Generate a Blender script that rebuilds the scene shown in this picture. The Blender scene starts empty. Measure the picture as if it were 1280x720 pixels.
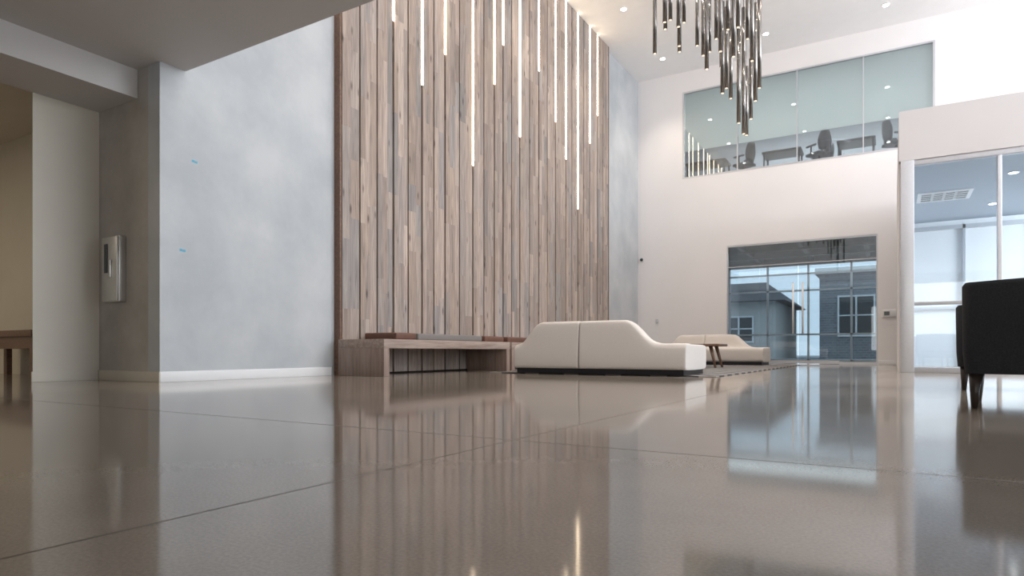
import bpy, bmesh, math, random
from mathutils import Vector, Matrix
random.seed(7)
scene = bpy.context.scene
COL = scene.collection

# ------------------------------------------------------------------ materials
def newmat(name):
    m = bpy.data.materials.new(name); m.use_nodes = True
    nt = m.node_tree; b = nt.nodes["Principled BSDF"]
    return m, nt, b

def mat(name, col, rough=0.5, metal=0.0, var=0.0, scale=4.0, bump=0.0, bscale=40.0, stretch=(1,1,1), coat=0.0, col2=None, sheen=0.0):
    m, nt, b = newmat(name)
    b.inputs["Base Color"].default_value = (*col, 1)
    b.inputs["Roughness"].default_value = rough
    b.inputs["Metallic"].default_value = metal
    b.inputs["Coat Weight"].default_value = coat
    b.inputs["Sheen Weight"].default_value = sheen
    tc = nt.nodes.new("ShaderNodeTexCoord")
    mp = nt.nodes.new("ShaderNodeMapping"); mp.inputs["Scale"].default_value = stretch
    nt.links.new(tc.outputs["Object"], mp.inputs["Vector"])
    if var > 0 or col2:
        n = nt.nodes.new("ShaderNodeTexNoise"); n.inputs["Scale"].default_value = scale
        n.inputs["Detail"].default_value = 6; n.inputs["Roughness"].default_value = 0.6
        nt.links.new(mp.outputs[0], n.inputs["Vector"])
        r = nt.nodes.new("ShaderNodeValToRGB")
        c2 = col2 if col2 else tuple(min(1, c*(1+var)) for c in col)
        c1 = col if col2 else tuple(c*(1-var) for c in col)
        r.color_ramp.elements[0].position = 0.35; r.color_ramp.elements[0].color = (*c1, 1)
        r.color_ramp.elements[1].position = 0.65; r.color_ramp.elements[1].color = (*c2, 1)
        nt.links.new(n.outputs["Fac"], r.inputs["Fac"])
        nt.links.new(r.outputs["Color"], b.inputs["Base Color"])
    if bump > 0:
        n2 = nt.nodes.new("ShaderNodeTexNoise"); n2.inputs["Scale"].default_value = bscale
        n2.inputs["Detail"].default_value = 4
        nt.links.new(mp.outputs[0], n2.inputs["Vector"])
        bp = nt.nodes.new("ShaderNodeBump"); bp.inputs["Strength"].default_value = bump
        bp.inputs["Distance"].default_value = 0.01
        nt.links.new(n2.outputs["Fac"], bp.inputs["Height"])
        nt.links.new(bp.outputs[0], b.inputs["Normal"])
    return m

def emis(name, col, strength):
    m, nt, b = newmat(name)
    b.inputs["Base Color"].default_value = (*col, 1)
    b.inputs["Emission Color"].default_value = (*col, 1)
    b.inputs["Emission Strength"].default_value = strength
    return m

def glass(name, tint, refl=0.12):
    m = bpy.data.materials.new(name); m.use_nodes = True
    nt = m.node_tree; nt.nodes.clear()
    o = nt.nodes.new("ShaderNodeOutputMaterial")
    tr = nt.nodes.new("ShaderNodeBsdfTransparent"); tr.inputs[0].default_value = (*tint, 1)
    gl = nt.nodes.new("ShaderNodeBsdfGlossy"); gl.inputs["Roughness"].default_value = 0.02
    gl.inputs[0].default_value = (0.9, 0.95, 1, 1)
    fr = nt.nodes.new("ShaderNodeLayerWeight"); fr.inputs[0].default_value = 0.25
    mr = nt.nodes.new("ShaderNodeMapRange")
    mr.inputs["To Min"].default_value = refl*0.6; mr.inputs["To Max"].default_value = min(1, refl*4)
    mx = nt.nodes.new("ShaderNodeMixShader")
    nt.links.new(fr.outputs["Facing"], mr.inputs["Value"])
    nt.links.new(mr.outputs[0], mx.inputs[0])
    nt.links.new(tr.outputs[0], mx.inputs[1]); nt.links.new(gl.outputs[0], mx.inputs[2])
    nt.links.new(mx.outputs[0], o.inputs[0])
    return m

M = {}
M['plaster'] = mat("blue_grey_plaster", (0.43,0.46,0.485), 0.45, col2=(0.54,0.56,0.575), scale=1.3, bump=0.15, bscale=6)
M['white'] = mat("white_paint", (0.82,0.80,0.80), 0.6, var=0.01, scale=1, bump=0.02, bscale=60)
M['fascia'] = mat("warm_white_paint", (0.66,0.63,0.625), 0.6, var=0.01, scale=1)
M['ceil'] = mat("ceiling_white", (0.92,0.91,0.91), 0.8, var=0.01)
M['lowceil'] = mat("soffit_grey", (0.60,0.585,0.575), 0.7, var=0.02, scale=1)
M['cream'] = mat("cream_paint", (0.62,0.58,0.50), 0.6, var=0.02, scale=2)
M['shadepl'] = mat("plaster_painted_shade", (0.38,0.36,0.33), 0.5, col2=(0.50,0.475,0.44), scale=2.2, bump=0.15, bscale=8)  # same plaster as the left wall, its shade painted into a darker colour
M['base'] = mat("baseboard_white", (0.80,0.81,0.82), 0.4, var=0.01)
M['alu'] = mat("aluminium", (0.62,0.63,0.66), 0.35, metal=0.7, var=0.03, scale=30)
M['steel'] = mat("brushed_steel", (0.60,0.58,0.55), 0.3, metal=0.9, var=0.05, scale=20, stretch=(1,1,12))
M['dark'] = mat("dark_metal", (0.03,0.03,0.035), 0.4, metal=0.6, var=0.05)
M['bronze'] = mat("polished_dark_nickel", (0.28,0.265,0.25), 0.15, metal=1.0, var=0.05)
M['sofa'] = mat("cream_fabric", (0.62,0.58,0.545), 0.9, var=0.03, scale=90, bump=0.25, bscale=260, sheen=0.2)
M['black'] = mat("charcoal_fabric", (0.018,0.020,0.025), 0.85, var=0.25, scale=120, bump=0.3, bscale=300)
M['leg'] = mat("dark_walnut_leg", (0.03,0.022,0.018), 0.4, var=0.3, scale=6, stretch=(1,1,0.1))
M['walnut'] = mat("walnut", (0.13,0.07,0.045), 0.35, col2=(0.20,0.115,0.075), scale=5, stretch=(8,1,8))
M['bench'] = mat("weathered_bench_wood", (0.27,0.20,0.165), 0.5, col2=(0.42,0.335,0.285), scale=3, stretch=(9,0.7,9), bump=0.2, bscale=12)
M['benchleg'] = mat("weathered_bench_wood_upright", (0.22,0.155,0.125), 0.5, col2=(0.33,0.25,0.21), scale=3, stretch=(7,7,0.6), bump=0.2, bscale=12)
M['leather'] = mat("brown_leather", (0.13,0.06,0.04), 0.5, var=0.15, scale=20, bump=0.15, bscale=120)
M['greycush'] = mat("grey_cushion_fabric", (0.20,0.185,0.175), 0.9, var=0.15, scale=120, bump=0.2, bscale=260)
M['backing'] = mat("dark_backing", (0.03,0.018,0.012), 0.8, var=0.1)
M['led'] = emis("warm_led", (1.0,0.80,0.56), 12.0)
M['lamp'] = emis("downlight_glow", (1.0,0.95,0.88), 14.0)
M['tubelens'] = emis("pendant_glow", (1.0,0.85,0.65), 1.2)
M['glassc'] = glass("clear_glass", (0.84,0.875,0.885), 0.18)
M['glassb'] = glass("blue_tinted_glass", (0.85,0.905,0.94), 0.12)
M['glassd'] = glass("dark_door_glass", (0.80,0.85,0.865), 0.12)
# translucent blind
m, nt, b = newmat("pale_green_blind")
b.inputs["Base Color"].default_value = (.80,.83,.81,1); b.inputs["Roughness"].default_value = .8
tl = nt.nodes.new("ShaderNodeBsdfTranslucent"); tl.inputs[0].default_value = (.82,.845,.83,1)
wv = nt.nodes.new("ShaderNodeTexNoise"); wv.inputs["Scale"].default_value = 2
mr0 = nt.nodes.new("ShaderNodeMapRange"); mr0.inputs["To Min"].default_value=.45; mr0.inputs["To Max"].default_value=.55
nt.links.new(wv.outputs["Fac"], mr0.inputs["Value"])
mx = nt.nodes.new("ShaderNodeMixShader"); nt.links.new(mr0.outputs[0], mx.inputs[0])
nt.links.new(b.outputs[0], mx.inputs[1]); nt.links.new(tl.outputs[0], mx.inputs[2])
nt.links.new(mx.outputs[0], nt.nodes["Material Output"].inputs[0])
M['blind'] = m
M['hallceil'] = mat("dark_hall_ceiling", (0.12,0.125,0.13), 0.7, var=0.1)
M['beam'] = mat("hall_beam_grey", (0.30,0.30,0.30), 0.7, var=0.1)
M['hallwall'] = mat("grey_hall_panel", (0.20,0.185,0.17), 0.6, col2=(0.32,0.30,0.28), scale=3, stretch=(4,4,0.6))
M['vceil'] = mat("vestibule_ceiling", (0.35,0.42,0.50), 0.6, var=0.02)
M['vwall'] = mat("vestibule_white", (0.84,0.85,0.87), 0.5, var=0.01)
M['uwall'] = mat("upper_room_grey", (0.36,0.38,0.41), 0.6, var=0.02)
M['tape'] = mat("blue_tape", (0.10,0.42,0.60), 0.6, var=0.05)
M['plastic'] = mat("white_plastic", (0.7,0.7,0.7), 0.4, var=0.02)
M['screen'] = mat("dark_screen", (0.04,0.05,0.06), 0.15, var=0.05)
M['paving'] = mat("outdoor_paving", (0.30,0.31,0.32), 0.8, var=0.1, scale=3)
M['stucco'] = mat("pale_stucco", (0.55,0.54,0.52), 0.8, var=0.05, scale=3)
M['roof'] = mat("dark_roof", (0.07,0.07,0.08), 0.8, var=0.2, scale=8)

# brick
m, nt, b = newmat("grey_brick")
tc = nt.nodes.new("ShaderNodeTexCoord"); mp = nt.nodes.new("ShaderNodeMapping")
mp.inputs["Rotation"].default_value = (math.radians(90),0,0)
bk = nt.nodes.new("ShaderNodeTexBrick"); bk.inputs["Scale"].default_value = 2.0
bk.inputs["Color1"].default_value = (0.12,0.13,0.15,1); bk.inputs["Color2"].default_value = (0.19,0.20,0.22,1)
bk.inputs["Mortar"].default_value = (0.36,0.37,0.39,1)
nt.links.new(tc.outputs["Object"], mp.inputs[0]); nt.links.new(mp.outputs[0], bk.inputs[0])
nt.links.new(bk.outputs[0], b.inputs["Base Color"]); b.inputs["Roughness"].default_value = 0.8
M['brick'] = m

# polished concrete floor with control joints
m, nt, b = newmat("polished_concrete")
L = nt.links
tc = nt.nodes.new("ShaderNodeTexCoord")
n1 = nt.nodes.new("ShaderNodeTexNoise"); n1.inputs["Scale"].default_value = 0.9; n1.inputs["Detail"].default_value = 8; n1.inputs["Roughness"].default_value = 0.6
n2 = nt.nodes.new("ShaderNodeTexNoise"); n2.inputs["Scale"].default_value = 160; n2.inputs["Detail"].default_value = 2
L.new(tc.outputs["Object"], n1.inputs["Vector"]); L.new(tc.outputs["Object"], n2.inputs["Vector"])
r1 = nt.nodes.new("ShaderNodeValToRGB")
r1.color_ramp.elements[0].position = 0.3; r1.color_ramp.elements[0].color = (0.245,0.208,0.172,1)
r1.color_ramp.elements[1].position = 0.7; r1.color_ramp.elements[1].color = (0.335,0.292,0.248,1)
L.new(n1.outputs["Fac"], r1.inputs["Fac"])
r2 = nt.nodes.new("ShaderNodeValToRGB")
r2.color_ramp.elements[0].position = 0.35; r2.color_ramp.elements[0].color = (0.90,0.90,0.90,1)
r2.color_ramp.elements[1].position = 0.65; r2.color_ramp.elements[1].color = (1.07,1.07,1.07,1)
L.new(n2.outputs["Fac"], r2.inputs["Fac"])
mu = nt.nodes.new("ShaderNodeMixRGB"); mu.blend_type = 'MULTIPLY'; mu.inputs[0].default_value = 1
L.new(r1.outputs[0], mu.inputs[1]); L.new(r2.outputs[0], mu.inputs[2])
sp = nt.nodes.new("ShaderNodeSeparateXYZ"); L.new(tc.outputs["Object"], sp.inputs[0])
def joint(out, off, period, w):
    a = nt.nodes.new("ShaderNodeMath"); a.operation = 'ADD'; a.inputs[1].default_value = -off + period*10 + period/2
    L.new(out, a.inputs[0])
    mo = nt.nodes.new("ShaderNodeMath"); mo.operation = 'MODULO'; mo.inputs[1].default_value = period
    L.new(a.outputs[0], mo.inputs[0])
    s = nt.nodes.new("ShaderNodeMath"); s.operation = 'SUBTRACT'; s.inputs[1].default_value = period/2
    L.new(mo.outputs[0], s.inputs[0])
    ab = nt.nodes.new("ShaderNodeMath"); ab.operation = 'ABSOLUTE'; L.new(s.outputs[0], ab.inputs[0])
    lt = nt.nodes.new("ShaderNodeMath"); lt.operation = 'LESS_THAN'; lt.inputs[1].default_value = w
    L.new(ab.outputs[0], lt.inputs[0]); return lt
j1 = joint(sp.outputs["X"], -1.11, 4.2, 0.0030); j2 = joint(sp.outputs["Y"], 1.87, 4.2, 0.0045)
mxj = nt.nodes.new("ShaderNodeMath"); mxj.operation = 'MAXIMUM'
L.new(j1.outputs[0], mxj.inputs[0]); L.new(j2.outputs[0], mxj.inputs[1])
mj = nt.nodes.new("ShaderNodeMixRGB"); mj.inputs[2].default_value = (0.08,0.065,0.05,1)
L.new(mxj.outputs[0], mj.inputs[0]); L.new(mu.outputs[0], mj.inputs[1])
L.new(mj.outputs[0], b.inputs["Base Color"])
mr = nt.nodes.new("ShaderNodeMapRange"); mr.inputs["To Min"].default_value = 0.05; mr.inputs["To Max"].default_value = 0.11
L.new(n1.outputs["Fac"], mr.inputs["Value"])
ad = nt.nodes.new("ShaderNodeMath"); ad.operation = 'ADD'; L.new(mr.outputs[0], ad.inputs[0])
mjr = nt.nodes.new("ShaderNodeMath"); mjr.operation = 'MULTIPLY'; mjr.inputs[1].default_value = 0.5
L.new(mxj.outputs[0], mjr.inputs[0]); L.new(mjr.outputs[0], ad.inputs[1])
L.new(ad.outputs[0], b.inputs["Roughness"])
b.inputs["IOR"].default_value = 1.57
M['floor'] = m

# stave wood (colour attribute per stave + grain)
m, nt, b = newmat("reclaimed_wood_staves")
L = nt.links
at = nt.nodes.new("ShaderNodeAttribute"); at.attribute_name = "stave"
tc = nt.nodes.new("ShaderNodeTexCoord"); mp = nt.nodes.new("ShaderNodeMapping")
mp.inputs["Scale"].default_value = (14,14,1.0)
L.new(tc.outputs["Object"], mp.inputs[0])
ad = nt.nodes.new("ShaderNodeVectorMath"); ad.operation = 'MULTIPLY_ADD'
ad.inputs[1].default_value = (40,40,40)
L.new(at.outputs["Color"], ad.inputs[0]); L.new(mp.outputs[0], ad.inputs[2])
n = nt.nodes.new("ShaderNodeTexNoise"); n.inputs["Scale"].default_value = 1.6; n.inputs["Detail"].default_value = 7; n.inputs["Distortion"].default_value = 1.2
L.new(ad.outputs[0], n.inputs["Vector"])
r = nt.nodes.new("ShaderNodeValToRGB")
r.color_ramp.elements[0].position = 0.3; r.color_ramp.elements[0].color = (0.64,0.64,0.66,1)
r.color_ramp.elements[1].position = 0.68; r.color_ramp.elements[1].color = (1.13,1.12,1.10,1)
L.new(n.outputs["Fac"], r.inputs[0])
mu = nt.nodes.new("ShaderNodeMixRGB"); mu.blend_type = 'MULTIPLY'; mu.inputs[0].default_value = 1
L.new(at.outputs["Color"], mu.inputs[1]); L.new(r.outputs[0], mu.inputs[2])
mp2 = nt.nodes.new("ShaderNodeMapping"); mp2.inputs["Scale"].default_value = (7,7,2.2); L.new(tc.outputs["Object"], mp2.inputs[0])
vo = nt.nodes.new("ShaderNodeTexVoronoi"); vo.inputs["Scale"].default_value = 1.0; L.new(mp2.outputs[0], vo.inputs["Vector"])
rk = nt.nodes.new("ShaderNodeValToRGB")
rk.color_ramp.elements[0].position = 0.06; rk.color_ramp.elements[0].color = (0.38,0.36,0.37,1)
rk.color_ramp.elements[1].position = 0.18; rk.color_ramp.elements[1].color = (1,1,1,1)
L.new(vo.outputs["Distance"], rk.inputs[0])
mu2 = nt.nodes.new("ShaderNodeMixRGB"); mu2.blend_type = 'MULTIPLY'; mu2.inputs[0].default_value = 1
L.new(mu.outputs[0], mu2.inputs[1]); L.new(rk.outputs[0], mu2.inputs[2])
L.new(mu2.outputs[0], b.inputs["Base Color"]); b.inputs["Roughness"].default_value = 0.6
bp = nt.nodes.new("ShaderNodeBump"); bp.inputs["Strength"].default_value = 0.2; bp.inputs["Distance"].default_value = 0.01
L.new(n.outputs["Fac"], bp.inputs["Height"]); L.new(bp.outputs[0], b.inputs["Normal"])
M['stave'] = m

# rug zigzag
m, nt, b = newmat("zigzag_rug")
L = nt.links
tc = nt.nodes.new("ShaderNodeTexCoord"); sp = nt.nodes.new("ShaderNodeSeparateXYZ"); L.new(tc.outputs["Object"], sp.inputs[0])
pp = nt.nodes.new("ShaderNodeMath"); pp.operation = 'PINGPONG'; pp.inputs[1].default_value = 0.3; L.new(sp.outputs["X"], pp.inputs[0])
a = nt.nodes.new("ShaderNodeMath"); a.operation = 'ADD'; L.new(sp.outputs["Y"], a.inputs[0]); L.new(pp.outputs[0], a.inputs[1])
p2 = nt.nodes.new("ShaderNodeMath"); p2.operation = 'PINGPONG'; p2.inputs[1].default_value = 0.22; L.new(a.outputs[0], p2.inputs[0])
g = nt.nodes.new("ShaderNodeMath"); g.operation = 'GREATER_THAN'; g.inputs[1].default_value = 0.13; L.new(p2.outputs[0], g.inputs[0])
mx = nt.nodes.new("ShaderNodeMixRGB"); mx.inputs[1].default_value = (0.05,0.05,0.055,1); mx.inputs[2].default_value = (0.30,0.28,0.26,1)
L.new(g.outputs[0], mx.inputs[0]); L.new(mx.outputs[0], b.inputs["Base Color"]); b.inputs["Roughness"].default_value = 1
M['rug'] = m

# ------------------------------------------------------------------ mesh helpers
def link(o, parent=None):
    COL.objects.link(o)
    if parent: o.parent = parent
    return o

def mesh_obj(name, verts, faces, material, parent=None, loc=(0,0,0), smooth=False):
    me = bpy.data.meshes.new(name); me.from_pydata([tuple(v) for v in verts], [], faces); me.validate()
    bm = bmesh.new(); bm.from_mesh(me); bmesh.ops.recalc_face_normals(bm, faces=bm.faces); bm.to_mesh(me); bm.free()
    me.materials.append(material)
    if smooth:
        for p in me.polygons: p.use_smooth = True
    o = bpy.data.objects.new(name, me); o.location = loc
    return link(o, parent)

def boxes(name, bl, material, parent=None, bevel=0.0, origin=None, rot=0.0):
    """bl: list of (x0,x1,y0,y1,z0,z1) in parent space; one mesh"""
    if origin is None:
        origin = ((min(q[0] for q in bl)+max(q[1] for q in bl))/2, (min(q[2] for q in bl)+max(q[3] for q in bl))/2, min(q[4] for q in bl))
    V=[];F=[]
    for (x0,x1,y0,y1,z0,z1) in bl:
        k=len(V)
        for z in (z0,z1):
            for (x,y) in ((x0,y0),(x1,y0),(x1,y1),(x0,y1)):
                V.append((x-origin[0],y-origin[1],z-origin[2]))
        F += [(k,k+3,k+2,k+1),(k+4,k+5,k+6,k+7),(k,k+1,k+5,k+4),(k+1,k+2,k+6,k+5),(k+2,k+3,k+7,k+6),(k+3,k,k+4,k+7)]
    o = mesh_obj(name, V, F, material, parent, origin)
    o.rotation_euler[2] = rot
    if bevel>0:
        md=o.modifiers.new("bevel",'BEVEL'); md.width=bevel; md.segments=3; md.limit_method='ANGLE'
        for p in o.data.polygons: p.use_smooth=True
    return o

def cyl(name, x,y,z0,z1,r0,r1,material,parent=None,seg=20,smooth=True, dx=0, dy=0):
    V=[];F=[]
    for i in range(seg):
        a=2*math.pi*i/seg; V.append((r0*math.cos(a),r0*math.sin(a),0))
    for i in range(seg):
        a=2*math.pi*i/seg; V.append((dx+r1*math.cos(a),dy+r1*math.sin(a),z1-z0))
    F=[tuple(range(seg))[::-1], tuple(range(seg,2*seg))]
    for i in range(seg):
        j=(i+1)%seg; F.append((i,j,seg+j,seg+i))
    o=mesh_obj(name,V,F,material,parent,(x,y,z0))
    if smooth:
        for p in o.data.polygons:
            if len(p.vertices)==4: p.use_smooth=True
    return o

def empty(name, loc, label, cat, group=None, rot=0.0, kind=None):
    e=bpy.data.objects.new(name,None); e.empty_display_size=0.1; e.location=loc; e.rotation_euler[2]=rot
    e["label"]=label; e["category"]=cat
    if group: e["group"]=group
    if kind: e["kind"]=kind
    return link(e)

def tag(o,label,cat,group=None):
    o["label"]=label; o["category"]=cat
    if group: o["group"]=group
    return o

def struct(o,label,cat):
    o["kind"]="structure"; o["label"]=label; o["category"]=cat
    return o

# ------------------------------------------------------------------ dimensions
XL=-6.21; YB=17.40; ZC=7.95; ZL=3.17; XR=12.0

struct(boxes("floor",[(-13.2,XR+0.2,-6.2,23.2,-0.2,0.0)],M['floor'],origin=(0,0,0)),"polished brown-grey concrete floor with saw-cut joints","floor")
struct(boxes("wall_left",[(XL-0.2,XL,3.63,YB+0.25,0,ZC)],M['plaster']),"blue-grey troweled plaster wall rising to the high ceiling","wall")
struct(boxes("wall_return",[(-7.9,XL-0.002,3.632,3.84,0,3.5)],M['shadepl']),"plaster return wall under the soffit, shade painted into its colour","wall")
struct(boxes("wall_back",[(XL-0.2,-3.77,YB,YB+.25,0,3.1),(-.30,XR,YB,YB+.25,0,3.1),(XL-0.2,XR,YB,YB+.25,3.1,5.03),
    (XL-0.2,-4.94,YB,YB+.25,5.03,7.4),(.834,XR,YB,YB+.25,5.03,7.4),(XL-0.2,XR,YB,YB+.25,7.4,ZC)],M['white']),"white painted wall with interior window and glass entry","wall")
struct(boxes("ceiling",[(XL-0.2,XR,3.9,YB+.25,ZC,ZC+.2)],M['ceil']),"high white ceiling with recessed lights","ceiling")
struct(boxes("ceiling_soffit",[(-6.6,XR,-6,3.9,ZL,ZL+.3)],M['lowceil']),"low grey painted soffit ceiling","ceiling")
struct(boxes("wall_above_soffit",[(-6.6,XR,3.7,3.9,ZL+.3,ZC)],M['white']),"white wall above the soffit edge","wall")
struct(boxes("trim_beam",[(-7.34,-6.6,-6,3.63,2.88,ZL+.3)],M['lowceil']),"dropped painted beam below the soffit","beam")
struct(boxes("ceiling_side_room",[(-13,-7.34,-6,4.0,3.19,3.4)],M['cream']),"cream ceiling of the side room","ceiling")
struct(boxes("wall_side_room",[(-13,-7.94,4.0,4.2,0,3.4)],M['cream']),"cream painted wall of the side room","wall")
struct(boxes("wall_side_room_end",[(-13.2,-13,-6,4.2,0,3.4)],M['cream']),"cream end wall of the side room","wall")
struct(boxes("wall_rear",[(-13.2,XR,-6.2,-6,0,3.6)],M['cream']),"cream painted wall","wall")
# column (stub) supporting the beam
pts=[(-7.34,3.01),(-7.34,3.63),(-7.94,3.63),(-7.94,3.26)]
V=[(x+7.64,y-3.3,0) for x,y in pts]+[(x+7.64,y-3.3,2.88) for x,y in pts]
o=mesh_obj("wall_column",V,[(3,2,1,0),(4,5,6,7),(0,1,5,4),(1,2,6,5),(2,3,7,6),(3,0,4,7)],M['cream'],None,(-7.64,3.3,0))
struct(o,"cream painted column under the beam","column")
# baseboards
struct(boxes("baseboard_left",[(XL,XL+.018,3.615,5.86,0,.105)],M['base'],bevel=.003),"white painted baseboard","baseboard")
struct(boxes("baseboard_return",[(-7.32,XL+.018,3.613,3.630,0,.105)],M['cream'],bevel=.003),"cream painted baseboard","baseboard")
struct(boxes("baseboard_column",[(-7.338,-7.322,2.995,3.612,0,.105)],M['cream'],bevel=.003),"cream painted baseboard","baseboard")
struct(boxes("baseboard_back",[(XL+.02,-3.78,YB-.018,YB,0,.105),(-.29,.05,YB-.018,YB,0,.105)],M['base'],bevel=.003),"white painted baseboard","baseboard")
struct(boxes("baseboard_corner",[(XL,XL+.018,15.0,YB-.02,0,.105)],M['base'],bevel=.003),"white painted baseboard","baseboard")
# right window wall (daylight)
fr=[]
for y in (3.9,6.2,8.5,10.8,13.1,15.4,17.3): fr.append((XR,XR+.12,y,y+.1,0,ZC))
for z in (0,3.1,5.5,ZC-.15): fr.append((XR,XR+.12,3.9,17.4,z,z+.12))
struct(boxes("window_1",fr,M['alu']),"tall aluminium framed daylight windows","window")

# ------------------------------------------------------------------ wood feature wall
strips=[(6.949,5.02),(7.593,4.336),(8.171,5.03),(8.955,3.46),(9.634,5.08),(9.931,5.906),(10.54,4.407),(11.30,5.95),(12.04,5.16),(12.54,4.5),(13.15,3.53),(13.81,5.2),(14.27,6.0)]
Y0,Y1=5.95,14.97
keys=[Y0]+[s[0] for s in strips]+[Y1]
edges=[]
for a_,b_ in zip(keys[:-1],keys[1:]):
    n_=max(1,round((b_-a_)/0.34))
    for i in range(n_): edges.append(a_+(b_-a_)*i/n_)
edges.append(Y1)
V=[];F=[];C=[]
pal=[(.415,.335,.285),(.385,.32,.28),(.455,.365,.31),(.37,.315,.285),(.425,.34,.29),(.40,.335,.295),(.465,.385,.33),(.405,.32,.265),(.345,.31,.29),(.38,.305,.26)]
XW=XL+0.10
stripY=set(s[0] for s in strips)
for a_,b_ in zip(edges[:-1],edges[1:]):
    ga=0.022 if a_ in stripY else 0.015; gb=0.022 if b_ in stripY else 0.015
    a2=a_+ga; b2=b_-gb; w=b2-a2
    bf=random.uniform(.92,1.08)
    ns=random.choice([2,3,3]); cuts=sorted(random.uniform(.85,1.15)*k/ns for k in range(1,ns)); cuts=[0]+cuts+[1]
    for c0,c1 in zip(cuts[:-1],cuts[1:]):
        z=0.02
        while z<ZC-0.01:
            ln=random.uniform(.35,1.7); z2=min(ZC-0.005,z+ln)
            if ZC-z2<0.2: z2=ZC-0.005
            ya=a2+w*c0; yb=a2+w*c1-0.0003
            xf=XW+random.uniform(0,.0015)
            k=len(V)
            for zz in (z,z2-.0004):
                for (x,y) in ((XL+.03,ya),(xf,ya),(xf,yb),(XL+.03,yb)): V.append((x-XL,y-10.46,zz))
            F+=[(k,k+3,k+2,k+1),(k+4,k+5,k+6,k+7),(k,k+1,k+5,k+4),(k+1,k+2,k+6,k+5),(k+2,k+3,k+7,k+6),(k+3,k,k+4,k+7)]
            c=random.choice(pal); f=random.uniform(.84,1.14)*bf
            c=tuple(min(1,q*f) for q in c)
            C+= [c]*24
            z=z2
me=bpy.data.meshes.new("cladding_staves"); me.from_pydata(V,[],F)
ca=me.color_attributes.new("stave",'FLOAT_COLOR','CORNER')
for i,c in enumerate(C): ca.data[i].color=(*c,1)
me.materials.append(M['stave'])
clad=empty("wood_cladding",(XL,10.46,0),"tall reclaimed wood plank feature wall with dark grooves","wood wall",kind="structure")
o=bpy.data.objects.new("staves",me); link(o,clad)
boxes("backing_board",[(0.001,.03,Y0-10.46,Y1-10.46,0,ZC-.002)],M['backing'],clad)
boxes("edge_trim",[(0.001,.102,Y0-10.46-.03,Y0-10.46,0,ZC-.002),(0.001,.102,Y1-10.46,Y1-10.46+.03,0,ZC-.002)],M['walnut'],clad)

for i,(y,z) in enumerate(strips):
    zt=ZC-.01
    h=boxes("led_strip_light",[(XL+.032,XL+.098,y-.016,y+.016,z,zt)],M['alu'])
    tag(h,"warm white vertical linear LED strip set in the wood wall","light","linear lights in the wood wall")
    d=boxes("diffuser",[(XL+.0985,XL+.112,y-.015,y+.015,z,zt)],M['led'])
    d.parent=h; d.location=Vector(d.location)-Vector(h.location)

# ------------------------------------------------------------------ benches + cushions
BX0=XL+.115; BX1=-5.32
def bench(y0,y1,label):
    d=BX1-BX0
    e=empty("bench",((BX0+BX1)/2,(y0+y1)/2,0),label,"bench","built-in wooden benches")
    hl=(y1-y0)/2; hd=d/2
    boxes("bench_top",[(-hd,hd,-hl,hl,.345,.46)],M['bench'],e,bevel=.004)
    boxes("leg_panel",[(-hd,hd,-hl,-hl+.10,0,.345)],M['benchleg'],e,bevel=.004)
    boxes("leg_panel",[(-hd,hd,hl-.10,hl,0,.345)],M['benchleg'],e,bevel=.004)
    return e
bench(5.88,8.86,"weathered wood waterfall bench beside the plank wall")
bench(8.92,12.0,"weathered wood waterfall bench behind the cream sofa")
def cushion(y0,y1,m,label):
    o=boxes("seat_cushion",[(-5.97,-5.42,y0,y1,.461,.55)],m,bevel=.02); tag(o,label,"cushion","flat cushions on the benches")
cushion(6.22,6.62,M['leather'],"brown leather cushion on the wooden bench")
cushion(6.66,8.20,M['greycush'],"long grey fabric cushion on the wooden bench")
cushion(8.28,8.84,M['leather'],"brown leather cushion on the wooden bench")
cushion(8.96,9.9,M['leather'],"brown leather cushion on the wooden bench")

# ------------------------------------------------------------------ sofas
def interp(tb,x):
    for (a,va),(b_,vb) in zip(tb[:-1],tb[1:]):
        if x<=b_: return va+(vb-va)*max(0,(x-a))/(b_-a)
    return tb[-1][1]
HB=[(0,.375),(.04,.395),(.14,.43),(.19,.50),(.32,.665),(.40,.70),(1.62,.70),(1.70,.675),(1.78,.60),(1.92,.455),(2.02,.405),(2.12,.39),(2.41,.385)]
SW=2.41
def sofa_module(name,xa,xb,mirror,W,parent,mt):
    xs=[xa,xa+.006,xa+.025]
    n_=int((xb-xa)/.055)
    for i in range(1,n_): xs.append(xa+.025+(xb-xa-.05)*i/n_)
    xs+=[xb-.025,xb-.006,xb]
    V=[];N=None
    for i,x in enumerate(xs):
        e_=min(i,len(xs)-1-i); ins={0:.022,1:.006}.get(e_,0)
        hb=interp(HB,x)-ins*.8; hs=min(.385,interp(HB,x))-ins*.8
        if hb<hs+.01: hb=hs+.01
        k=max(0,(hb-hs)/.32)
        P=[(.03,.06),(0.0,.075),(0,.20),(.01,min(hs-.03,.33)),(.02+.02*k,hb-.05),(.04+.02*k,hb-.012),(.08+.02*k,hb),(.20,hb),(.26,hb-.03 if k>.2 else hs),(.33,hs+.015 if k>.2 else hs),(.42,hs),(.87,hs),(.97,hs-.012),(1.0,hs-.06),(1.0,.085),(.97,.06)]
        P=[(min(max(y,ins),1-ins),z) for y,z in P]
        N=len(P)
        xx=(W-x) if mirror else x
        for y,z in P: V.append((xx-W/2,y-.5,z))
    F=[]
    for i in range(len(xs)-1):
        for j in range(N):
            k=(j+1)%N; F.append((i*N+j,i*N+k,(i+1)*N+k,(i+1)*N+j))
    F.append(tuple(range(N))); F.append(tuple(range((len(xs)-1)*N,len(xs)*N)))
    o=mesh_obj(name,V,F,mt,parent,smooth=True)
    s=o.modifiers.new("sub",'SUBSURF'); s.levels=2; s.render_levels=2
    return o
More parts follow.
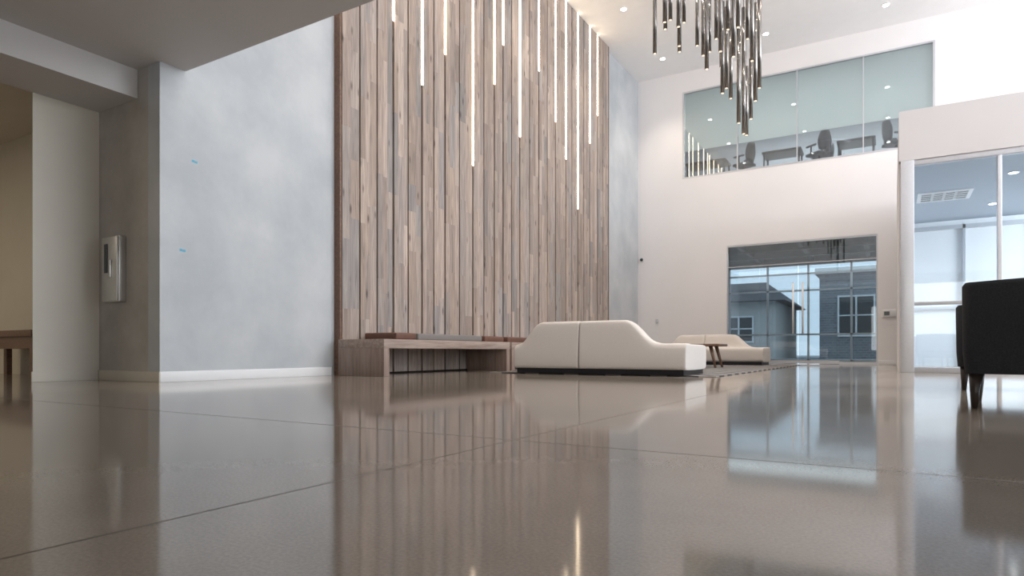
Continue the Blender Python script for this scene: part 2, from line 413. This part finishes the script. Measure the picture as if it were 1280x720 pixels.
def sofa(cx,cy,rot,mirror,label):
    W=SW
    e=empty("sofa",(cx,cy,.012),label,"sofa","cream lounge sofas",rot)
    sofa_module("seat_module",0,.985,mirror,W,e,M['sofa'])
    sofa_module("seat_module",.991,W,mirror,W,e,M['sofa'])
    boxes("plinth",[(-W/2+.04,W/2-.04,-.46,.46,0,.07)],M['dark'],e)
    return e
sofa(-3.335,8.15,0,False,"cream fabric sofa with a sloped low end, seen from behind")
sofa(-3.60,15.1,math.pi,True,"cream fabric sofa with a sloped low end near the glass entry")

# rug
o=boxes("rug",[(-5.0,-1.80,7.75,15.8,0.0005,.012)],M['rug'],bevel=.003); tag(o,"charcoal zigzag patterned area rug under the sofas","rug")

# coffee table
t=empty("coffee_table",(-3.32,12.2,.012),"round-cornered walnut table with slanted legs on the rug","table")
boxes("table_top",[(-.62,.62,-.35,.35,.395,.44)],M['walnut'],t,bevel=.012)
for sx in (-1,1):
    for sy in (-1,1):
        cyl("leg",sx*.54,sy*.27,0,.395,.02,.036,M['walnut'],t,dx=-sx*.10,dy=-sy*.05)

# ------------------------------------------------------------------ armchairs
def armchair(cx,cy,rot,label):
    e=empty("armchair",(cx,cy,0),label,"chair","charcoal tub armchairs",rot)
    hw=.37; hd=.36
    path=[(-hw+.01,hd,.60),(-hw,.1,.62),(-hw,-.22,.65)]
    for i in range(0,5):
        a=math.pi+ (math.pi/2)*i/4
        path.append((-hw+.06+.06*math.cos(a),-hd+.06+.06*math.sin(a),.668))
    path.append((0,-hd,.68))
    right=[(-x,y,z) for x,y,z in path[:-1]][::-1]
    path=path+right
    th=.085
    V=[];N=8
    for i,(x,y,z) in enumerate(path):
        p0=path[max(0,i-1)]; p1=path[min(len(path)-1,i+1)]
        tx,ty=p1[0]-p0[0],p1[1]-p0[1]; l=math.hypot(tx,ty); nx,ny=-ty/l,tx/l
        if nx*(-x)+ny*(-y)<0: nx,ny=-nx,-ny
        zb=.185
        bx,by=x*.965,y*.97
        pr=[(bx,by,zb),(x*.99,y*.99,.30),(x,y,z-.02),(x+nx*.015,y+ny*.015,z),(x+nx*(th-.015),y+ny*(th-.015),z),(x+nx*th,y+ny*th,z-.02),(x+nx*th,y+ny*th,.3),(bx+nx*th,by+ny*th,zb)]
        V+=pr
    F=[]
    for i in range(len(path)-1):
        for j in range(N):
            k=(j+1)%N; F.append((i*N+j,i*N+k,(i+1)*N+k,(i+1)*N+j))
    F.append(tuple(range(N))); F.append(tuple(range((len(path)-1)*N,len(path)*N)))
    o=mesh_obj("backrest",V,F,M['black'],e,smooth=True)
    md=o.modifiers.new("bev",'BEVEL'); md.width=.012; md.segments=3; md.limit_method='ANGLE'; md.angle_limit=math.radians(40)
    boxes("seat_base",[(-.28,.28,-.27,.33,.185,.30)],M['black'],e,bevel=.01)
    boxes("seat_cushion",[(-.28,.28,-.26,.35,.30,.43)],M['black'],e,bevel=.03)
    for sx in (-1,1):
        for sy in (-1,1):
            cyl("leg",sx*.315,sy*.30,0,.19,.015,.030,M['leg'],e,dx=-sx*.004,dy=-sy*.004,seg=14)
    return e
armchair(.722,4.42,math.radians(-7),"charcoal fabric tub armchair with tapered dark legs")
armchair(.82,6.42,math.radians(-4),"charcoal fabric tub armchair beside another one")

# ------------------------------------------------------------------ side room bench
e=empty("wooden_console",(-9.3,3.68,0),"low brown wooden console table in the side room","table")
boxes("table_top",[(-.84,.84,-.23,.23,.48,.556)],M['walnut'],e,bevel=.004)
boxes("apron",[(-.80,.80,-.20,.20,.34,.48)],M['walnut'],e)
for sx in (-1,1):
    for sy in (-1,1): boxes("leg",[(sx*.78-.045,sx*.78+.045,sy*.17-.03,sy*.17+.03,0,.34)],M['walnut'],e)

# ------------------------------------------------------------------ fire extinguisher cabinet
e=empty("fire_extinguisher_cabinet",(-6.96,3.585,.82),"brushed steel fire extinguisher cabinet on the plaster wall","cabinet")
boxes("body",[(-.15,.15,-.03,.045,0,.68)],M['steel'],e,bevel=.006)
boxes("door",[(-.145,.145,-.047,-.031,.01,.67)],M['steel'],e,bevel=.004)
boxes("window",[(-.09,-.03,-.052,-.0475,.30,.60)],M['screen'],e)
boxes("handle",[(.03,.05,-.068,-.0475,.25,.43)],M['steel'],e,bevel=.004)

for (y,z,lbl) in ((3.995,2.27,"small blue tape mark stuck high on the plaster wall"),(3.865,1.334,"small blue tape mark stuck low on the plaster wall")):
    o=boxes("tape_mark",[(XL-.002,XL+.002,y-.030,y-.003,z-.010,z+.014),(XL-.002,XL+.002,y+.003,y+.032,z-.013,z+.010)],M['tape']); tag(o,lbl,"tape","blue tape marks")

# ------------------------------------------------------------------ ceiling downlights
for X in (-5.15,-2.62,-.13,2.36):
    for Y in (16.3,13.5,10.7,7.9,5.2):
        e=cyl("recessed_downlight",X,Y,ZC-.012,ZC-.001,.085,.085,M['ceil'],seg=24)
        tag(e,"small round recessed ceiling downlight","light","recessed ceiling downlights")
        l=cyl("lens",0,0,-.004,-.0005,.06,.06,M['lamp'],e,seg=24)
        if X<2:
            ld=bpy.data.lights.new("spot","SPOT"); ld.energy=165; ld.spot_size=math.radians(95); ld.spot_blend=.8; ld.color=(1,.86,.72); ld.shadow_soft_size=.08
            lo=bpy.data.objects.new("downlight_lamp",ld); lo.location=(X,Y,ZC-.05); link(lo)

# ------------------------------------------------------------------ chandelier
F_=Vector((-.512,.859,0)); R_=Vector((.859,.512,0))
CH=Vector((-2.1,8.6,ZC))
ch=empty("chandelier",(CH.x,CH.y,ZC),"cluster chandelier of long slim dark metal tubes hung on cords","chandelier")
cyl("canopy",0,0,-.06,-.001,.75,.75,M['ceil'],ch,seg=48)
tubes=[(-.68,.12,4.31,1.15),(-.60,-.1,4.62,.95),(-.52,.2,4.68,.9),(-.45,-.22,4.50,1.1),(-.37,.05,4.38,1.0),(-.30,.3,4.42,.9),
 (-.08,-.2,3.96,1.1),(-.02,.15,4.30,.9),(.05,-.35,4.12,1.2),(.11,.3,4.42,.8),(.19,.0,3.73,1.1),(.25,-.25,4.10,1.1),(.31,.2,3.88,1.0),
 (.37,-.1,3.30,1.15),(.42,.35,3.80,1.0),(.45,-.35,4.0,1.2),(.50,.08,3.22,1.0),(.55,-.2,3.55,1.15),(.60,.25,3.26,.85),(.66,-.05,3.78,1.2),(.62,.42,4.1,.9),(.34,.5,4.3,.8),
 (-.2,.45,4.9,.9),(.0,.5,4.6,.8),(-.63,.35,4.45,.9),(.22,-.5,4.35,1.1),(.68,.3,3.5,.75),(.56,.1,4.5,.9),(.28,.05,4.6,.9),(-.50,0,4.7,.8),(.14,.1,4.5,.9),(.48,.2,4.45,.9)]
for (lat,dep,zb,ln) in tubes:
    p=R_*lat+F_*dep
    ln*=1.1
    tb=cyl("pendant_tube",p.x,p.y,zb-ZC,zb-ZC+ln,.026,.026,M['bronze'],ch,seg=18)
    cyl("tube_lens",0,0,-.004,.0,.018,.018,M['tubelens'],tb,seg=12)
    cyl("cord",p.x,p.y,zb-ZC+ln,-.06,.002,.002,M['dark'],ch,seg=6)

# ------------------------------------------------------------------ upper window + room behind
w=boxes("window_2",[(-4.94,.834,YB-.005,YB+.06,5.03,5.07),(-4.94,.834,YB-.005,YB+.06,7.36,7.4),(-4.94,-4.90,YB-.005,YB+.06,5.07,7.36),(.79,.834,YB-.005,YB+.06,5.07,7.36)]
   +[(x-.012,x+.012,YB+.01,YB+.05,5.07,7.36) for x in (-3.5,-2.06,-.60)],M['alu'])
struct(w,"slim aluminium framed interior window of the upper room","window")
g=boxes("glass_pane",[(-4.90,.79,YB+.025,YB+.035,5.07,7.36)],M['glassc']); g.parent=w; g.location=Vector(g.location)-Vector(w.location)
for i,(a_,b_) in enumerate(((-4.9,-3.51),(-3.49,-2.07),(-2.05,-.61),(-.59,.82))):
    o=boxes("window_blind",[(a_,b_,YB+.12,YB+.13,5.80,7.40)],M['blind']); tag(o,"pale green-grey roller blind behind the upper window","blind","upper window roller blinds")
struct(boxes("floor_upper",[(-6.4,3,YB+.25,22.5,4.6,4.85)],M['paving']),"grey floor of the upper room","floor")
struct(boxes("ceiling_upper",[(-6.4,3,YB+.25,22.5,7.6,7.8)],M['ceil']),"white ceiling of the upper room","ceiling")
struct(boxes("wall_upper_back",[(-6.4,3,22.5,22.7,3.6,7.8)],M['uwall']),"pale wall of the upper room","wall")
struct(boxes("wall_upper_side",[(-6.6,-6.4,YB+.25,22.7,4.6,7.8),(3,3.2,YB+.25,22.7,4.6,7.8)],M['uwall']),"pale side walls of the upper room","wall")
def desk(x,y,w_=1.1):
    e=empty("desk",(x,y,4.85),"dark desk with slim legs in the upper room","desk","upper room desks")
    boxes("desk_top",[(-w_/2,w_/2,-.35,.35,.68,.74)],M['leg'],e,bevel=.005)
    for sx in (-1,1):
        for sy in (-1,1): boxes("leg",[(sx*(w_/2-.05)-.02,sx*(w_/2-.05)+.02,sy*.30-.02,sy*.30+.02,0,.68)],M['dark'],e)
for x,ww in ((-4.45,1.1),(-2.50,.95),(-.78,.85)): desk(x,18.25,ww)
def office_chair(x,y,rot):
    e=empty("office_chair",(x,y,4.85),"black mesh office chair at a desk","chair","upper room office chairs",rot)
    boxes("seat",[(-.22,.22,-.22,.22,.45,.52)],M['black'],e,bevel=.02)
    V=[];F=[];n1_=7;n2_=6
    for t_ in (0,.03):
        for i in range(n2_+1):
            z=.56+.46*i/n2_; wd_=.20*math.sin(math.pi*(.22+.6*i/n2_))+.02
            for j in range(n1_+1):
                u=-1+2*j/n1_; V.append((u*wd_,-.25-.05*(i/n2_)+.07*u*u+t_,z))
    q=(n1_+1)*(n2_+1)
    for i in range(n2_):
        for j in range(n1_):
            k=i*(n1_+1)+j; F.append((k,k+1,k+n1_+2,k+n1_+1)); F.append((q+k,q+k+n1_+1,q+k+n1_+2,q+k+1))
    for i in range(n2_):
        for j in (0,n1_):
            k=i*(n1_+1)+j; F.append((k,k+n1_+1,q+k+n1_+1,q+k))
    for j in range(n1_):
        for i in (0,n2_):
            k=i*(n1_+1)+j; F.append((k,k+1,q+k+1,q+k))
    mesh_obj("backrest",V,F,M['black'],e,smooth=True)
    boxes("back_support",[(-.03,.03,-.26,-.20,.46,.60)],M['dark'],e)
    for s_ in (-1,1):
        boxes("armrest",[(s_*.25-.02,s_*.25+.02,-.15,.15,.66,.70),(s_*.25-.01,s_*.25+.01,-.02,.02,.48,.66)],M['dark'],e)
    cyl("gas_column",0,0,.08,.45,.025,.025,M['dark'],e,seg=10)
    bl=[(-.28,.28,-.02,.02,.05,.08),(-.02,.02,-.28,.28,.05,.08)]+[(sx-.025,sx+.025,-.02,.02,0,.05) for sx in (-.26,.26)]+[(-.02,.02,sy-.025,sy+.025,0,.05) for sy in (-.26,.26)]
    boxes("chair_base",bl,M['dark'],e)
for x,r_ in ((-3.44,1.2),(-1.62,.9),(.06,-1.1),(.76,.7)): office_chair(x,18.0,r_)
office_chair(-1.62,18.95,2.2)
ld=bpy.data.lights.new("upper","AREA"); ld.energy=370; ld.size=5; ld.size_y=2; ld.shape='RECTANGLE'; ld.color=(.97,1,1)
lo=bpy.data.objects.new("upper_room_fill",ld); lo.location=(-2,20.0,7.5); link(lo)  # unseen area lamp added to brighten the upper room and its blinds

# ------------------------------------------------------------------ glass entry doors
w=boxes("door_1",[(-3.77,-3.74,YB+.02,YB+.08,0,3.1),(-.33,-.30,YB+.02,YB+.08,0,3.1),(-3.74,-.33,YB+.02,YB+.08,3.06,3.1),
   (-3.74,-2.95,YB+.03,YB+.07,0,.06),(-1.12,-.33,YB+.03,YB+.07,0,.06),(-3.74,-.33,YB+.035,YB+.065,2.52,2.54)],M['alu'])
struct(w,"frameless glass entry wall with slim aluminium channels","door")
for (a_,b_) in ((-3.74,-2.955),(-1.115,-.33)):
    g=boxes("glass_pane",[(a_,b_,YB+.045,YB+.055,.06,3.06)],M['glassd']); g.parent=w; g.location=Vector(g.location)-Vector(w.location)
g=boxes("glass_pane",[(-2.955,-1.115,YB+.045,YB+.055,2.545,3.06)],M['glassd']); g.parent=w; g.location=Vector(g.location)-Vector(w.location)
for s_,(a_,b_) in ((1,(-2.95,-2.045)),(-1,(-2.025,-1.12))):
    e=empty("door_2" if s_==1 else "door_3",((a_+b_)/2,YB+.05,0),"glass door leaf with long steel pull handle","door",kind="structure")
    hw=(b_-a_)/2
    boxes("glass_pane",[(-hw,hw,-.006,.006,.09,2.50)],M['glassd'],e)
    boxes("door_rail",[(-hw,hw,-.02,.02,.01,.09)],M['alu'],e)
    hx=s_*(hw-.10)
    h=cyl("pull_handle",hx,-.075,.76,2.04,.022,.022,M['base'],e,seg=14)
    boxes("standoff",[(-.01,.01,0,.067,.1,.12),(-.01,.01,0,.067,1.16,1.18)],M['alu'],h)

# hall behind
struct(boxes("ceiling_hall",[(-7.5,3,YB+.25,23,3.5,3.6)],M['hallceil']),"dark ceiling of the entry hall","ceiling")
bl=[(-7.5,3,y,y+.12,3.25,3.5) for y in (18.6,20.0,21.4)]+[(x,x+.12,YB+.25,22.9,3.3,3.5) for x in (-5.5,-3.9,-2.3,-.7,.9)]
struct(boxes("trim_hall_beams",bl,M['beam']),"exposed beams under the dark hall ceiling","beam")
struct(boxes("wall_hall_side",[(-7.7,-7.5,YB+.25,23,0,3.6),(3,3.2,YB+.25,23,0,3.6)],M['hallwall']),"grey side walls of the entry hall","wall")
struct(boxes("wall_hall_pier",[(-4.55,-4.1,18.6,19.1,0,3.5)],M['hallwall']),"grey wood-textured pier in the hall","column")
bl=[]
for i in range(9): bl.append((-7.4+i*1.25,-7.34+i*1.25,22.9,23.0,0,3.2))
for z in (0,.85,2.3,2.85,3.15): bl.append((-7.5,3,22.9,23.0,z,z+.055))
bl.append((-7.5,3,22.9,23.0,3.2,3.5))
w=struct(boxes("window_3",bl,M['alu']),"aluminium curtain wall grid of the entry hall","window")
g=boxes("glass_pane",[(-7.4,3,22.94,22.95,.06,3.2)],M['glassb']); g.parent=w; g.location=Vector(g.location)-Vector(w.location)
ld=bpy.data.lights.new("hall","AREA"); ld.energy=75; ld.size=5; ld.size_y=2; ld.shape='RECTANGLE'; ld.color=(.9,.96,1)
lo=bpy.data.objects.new("hall_fill",ld); lo.location=(-2.5,20.7,3.2); link(lo)  # unseen fill lamp added to brighten the hall behind the doors

# exterior
struct(boxes("floor_outdoor",[(-40,40,23.2,70,-.25,-.05)],M['paving']),"grey outdoor paving","ground")
def framed_windows(e,specs):
    for (xx,zz,ww,hh) in specs:
        wn=boxes("window",[(xx,xx+ww,-.05,0.0,zz,zz+hh)],M['screen'],e)
        fr=[(0-ww/2-.08,ww/2+.08,-.06,.02,-.08,0),(0-ww/2-.08,ww/2+.08,-.06,.02,hh,hh+.08),(-ww/2-.08,-ww/2,-.06,.02,0,hh),(ww/2,ww/2+.08,-.06,.02,0,hh),(-.04,.04,-.06,-.026,0,hh),(-ww/2,ww/2,-.06,-.026,hh*.5,hh*.5+.06)]
        boxes("window_frame",fr,M['base'],wn)
e=empty("brick_building",(5.0,36,-.05),"grey brick building with white framed windows across the street","building")
boxes("body",[(-8.2,14,0,8,0,4.3)],M['brick'],e)
boxes("cornice",[(-8.4,14.2,-.2,8.2,4.3,4.6)],M['stucco'],e)
framed_windows(e,[(xx,1.2,1.5,1.9) for xx in (-7.3,-4.3,-1.3,1.7)])
e=empty("stucco_building",(-13.0,34,-.05),"pale stucco building with a dark pitched roof","building")
boxes("body",[(-8,8,0,8,0,2.9)],M['stucco'],e)
mesh_obj("roof",[(-8.5,-.6,2.9),(8.5,-.6,2.9),(8.5,8.5,2.9),(-8.5,8.5,2.9),(-7,3.5,4.2),(7,3.5,4.2)],[(0,1,2,3),(0,1,5,4),(1,2,5),(2,3,4,5),(3,0,4)],M['roof'],e)
framed_windows(e,[(xx,.9,1.3,1.2) for xx in (-6,-3,0,3,5.6)])

# ------------------------------------------------------------------ vestibule box on the right
struct(boxes("wall_vestibule_fascia",[(.08,XR-.3,10.98,16.42,3.1,3.83)],M['fascia']),"warm white fascia block above the glass storefront","wall")
struct(boxes("wall_vestibule_side",[(.08,.14,11.12,16.42,0,3.1)],M['white']),"white side wall of the vestibule","wall")
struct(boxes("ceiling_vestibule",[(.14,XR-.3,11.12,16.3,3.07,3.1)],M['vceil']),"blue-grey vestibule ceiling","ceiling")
struct(boxes("wall_vestibule_back",[(.14,XR-.3,16.3,16.42,0,3.1)],M['vwall']),"bright white back wall of the vestibule","wall")
bl=[(.10,.27,10.98,11.11,0,3.1),(.27,8,11.0,11.1,3.02,3.1),(.27,8,11.0,11.1,0,.08),(.27,8,11.02,11.08,.98,1.03)]
for x in (1.245,2.35,3.5,4.7,6.0): bl.append((x,x+.05,11.0,11.1,.08,3.02))
w=struct(boxes("window_4",bl,M['alu'],bevel=.004),"aluminium framed glass storefront","window")
g=boxes("glass_pane",[(.27,8,11.045,11.055,.08,3.02)],M['glassb']); g.parent=w; g.location=Vector(g.location)-Vector(w.location)
bl=[(.14,8,16.2,16.29,2.88,2.96),(.14,8,16.2,16.29,1.2,1.25)]+[(x,x+.05,16.2,16.29,0,2.96) for x in (.14,1.25,2.4,3.6)]
struct(boxes("window_5",bl,M['alu']),"inner aluminium mullion grid","window")
e=empty("air_vent",(.78,13.6,3.07),"white louvered square ceiling air vent","vent")
boxes("vent_frame",[(-.4,.4,-.4,-.34,-.02,-.001),(-.4,.4,.34,.4,-.02,-.001),(-.4,-.34,-.34,.34,-.02,-.001),(.34,.4,-.34,.34,-.02,-.001)],M['base'],e)
boxes("louvers",[(-.34,.34,-.30+i*.16,-.25+i*.16,-.016,-.004) for i in range(4)]+[(x-.02,x+.02,-.34,.34,-.016,-.004) for x in (-.17,0,.17)],M['base'],e)
boxes("duct_opening",[(-.34,.34,-.34,.34,-.003,-.001)],M['dark'],e)
for (x,y) in ((1.6,12.4),(1.6,14.8),(3.4,12.4)):
    l=cyl("recessed_downlight",x,y,3.058,3.069,.08,.08,M['base'],seg=20); tag(l,"small round recessed ceiling downlight","light","vestibule ceiling downlights")
    cyl("lens",0,0,-.004,-.0005,.055,.055,M['lamp'],l,seg=20)
ld=bpy.data.lights.new("vest","AREA"); ld.energy=440; ld.size=3; ld.size_y=2; ld.shape='RECTANGLE'; ld.color=(.95,.97,1)
lo=bpy.data.objects.new("vestibule_fill",ld); lo.location=(4.5,14.2,2.9); link(lo)  # added fill, no fixture of its own, lightens the vestibule interior
lo.rotation_euler=(math.radians(45),0,math.radians(35))

# wall devices
e=empty("intercom_panel",(-.06,YB-.018,1.12),"white wall intercom panel with dark screen","intercom")
boxes("panel_body",[(-.14,.14,-.02,.02,0,.17)],M['plastic'],e,bevel=.005)
boxes("display",[(-.11,-.0,-.024,-.0205,.04,.13)],M['screen'],e)
e=empty("security_camera",(XL+.13,YB-.05,2.85),"small white and black dome security camera","camera")
boxes("mount",[(-.05,.05,.0,.05,0,.10)],M['plastic'],e,bevel=.01)
bm=bmesh.new(); bmesh.ops.create_uvsphere(bm,u_segments=16,v_segments=10,radius=.045); me=bpy.data.meshes.new("dome"); bm.to_mesh(me); bm.free(); me.materials.append(M['screen'])
o=bpy.data.objects.new("dome",me); o.location=(0,-.02,.05); link(o,e)
e=empty("wall_outlet",(-5.65,YB-.006,1.1),"small dark wall switch plate","switch")
boxes("plate",[(-.04,.04,-.006,.006,0,.12)],M['alu'],e,bevel=.002)
boxes("rocker",[(-.015,.015,-.010,-.0065,.03,.09)],M['plastic'],e)

# ------------------------------------------------------------------ lights
def area(name,loc,rot,sx,sy,en,col):
    ld=bpy.data.lights.new(name,"AREA"); ld.shape='RECTANGLE'; ld.size=sx; ld.size_y=sy; ld.energy=en; ld.color=col
    lo=bpy.data.objects.new(name,ld); lo.location=loc; lo.rotation_euler=rot; link(lo); return lo
# daylight through the tall windows, then ceiling and rear fill lamps
area("window_daylight",(XR-.1,9.5,4.6),(0,math.radians(90),0),6,11,900,(.85,.925,1.0))
area("ceiling_fill",(8.5,9.5,4.2),(0,math.radians(160),0),3,9,1000,(.98,.98,1.0))  # added upward fill inside the room to whiten the high ceiling
area("rear_fill",(3,-5.6,1.6),(math.radians(90),0,0),8,2.4,150,(1,.96,.92))  # added fill before the solid rear wall, lifts the soffit
area("side_room_lamp",(-10.5,0,3.1),(0,0,0),2,2,75,(1,.85,.65))

wd=bpy.data.worlds.new("world"); scene.world=wd; wd.use_nodes=True
bg=wd.node_tree.nodes["Background"]; bg.inputs[0].default_value=(.82,.90,1.0,1); bg.inputs[1].default_value=1.55

# ------------------------------------------------------------------ camera
cd=bpy.data.cameras.new("cam"); cd.sensor_width=36; cd.lens=36*798/1280; cd.shift_y=80/1280
cd.clip_start=.05; cd.clip_end=300
co=bpy.data.objects.new("camera",cd); co.location=(0,0,.30); co.rotation_euler=(math.radians(90),0,math.radians(30.8)); link(co)
scene.camera=co
scene.view_settings.view_transform='Standard'
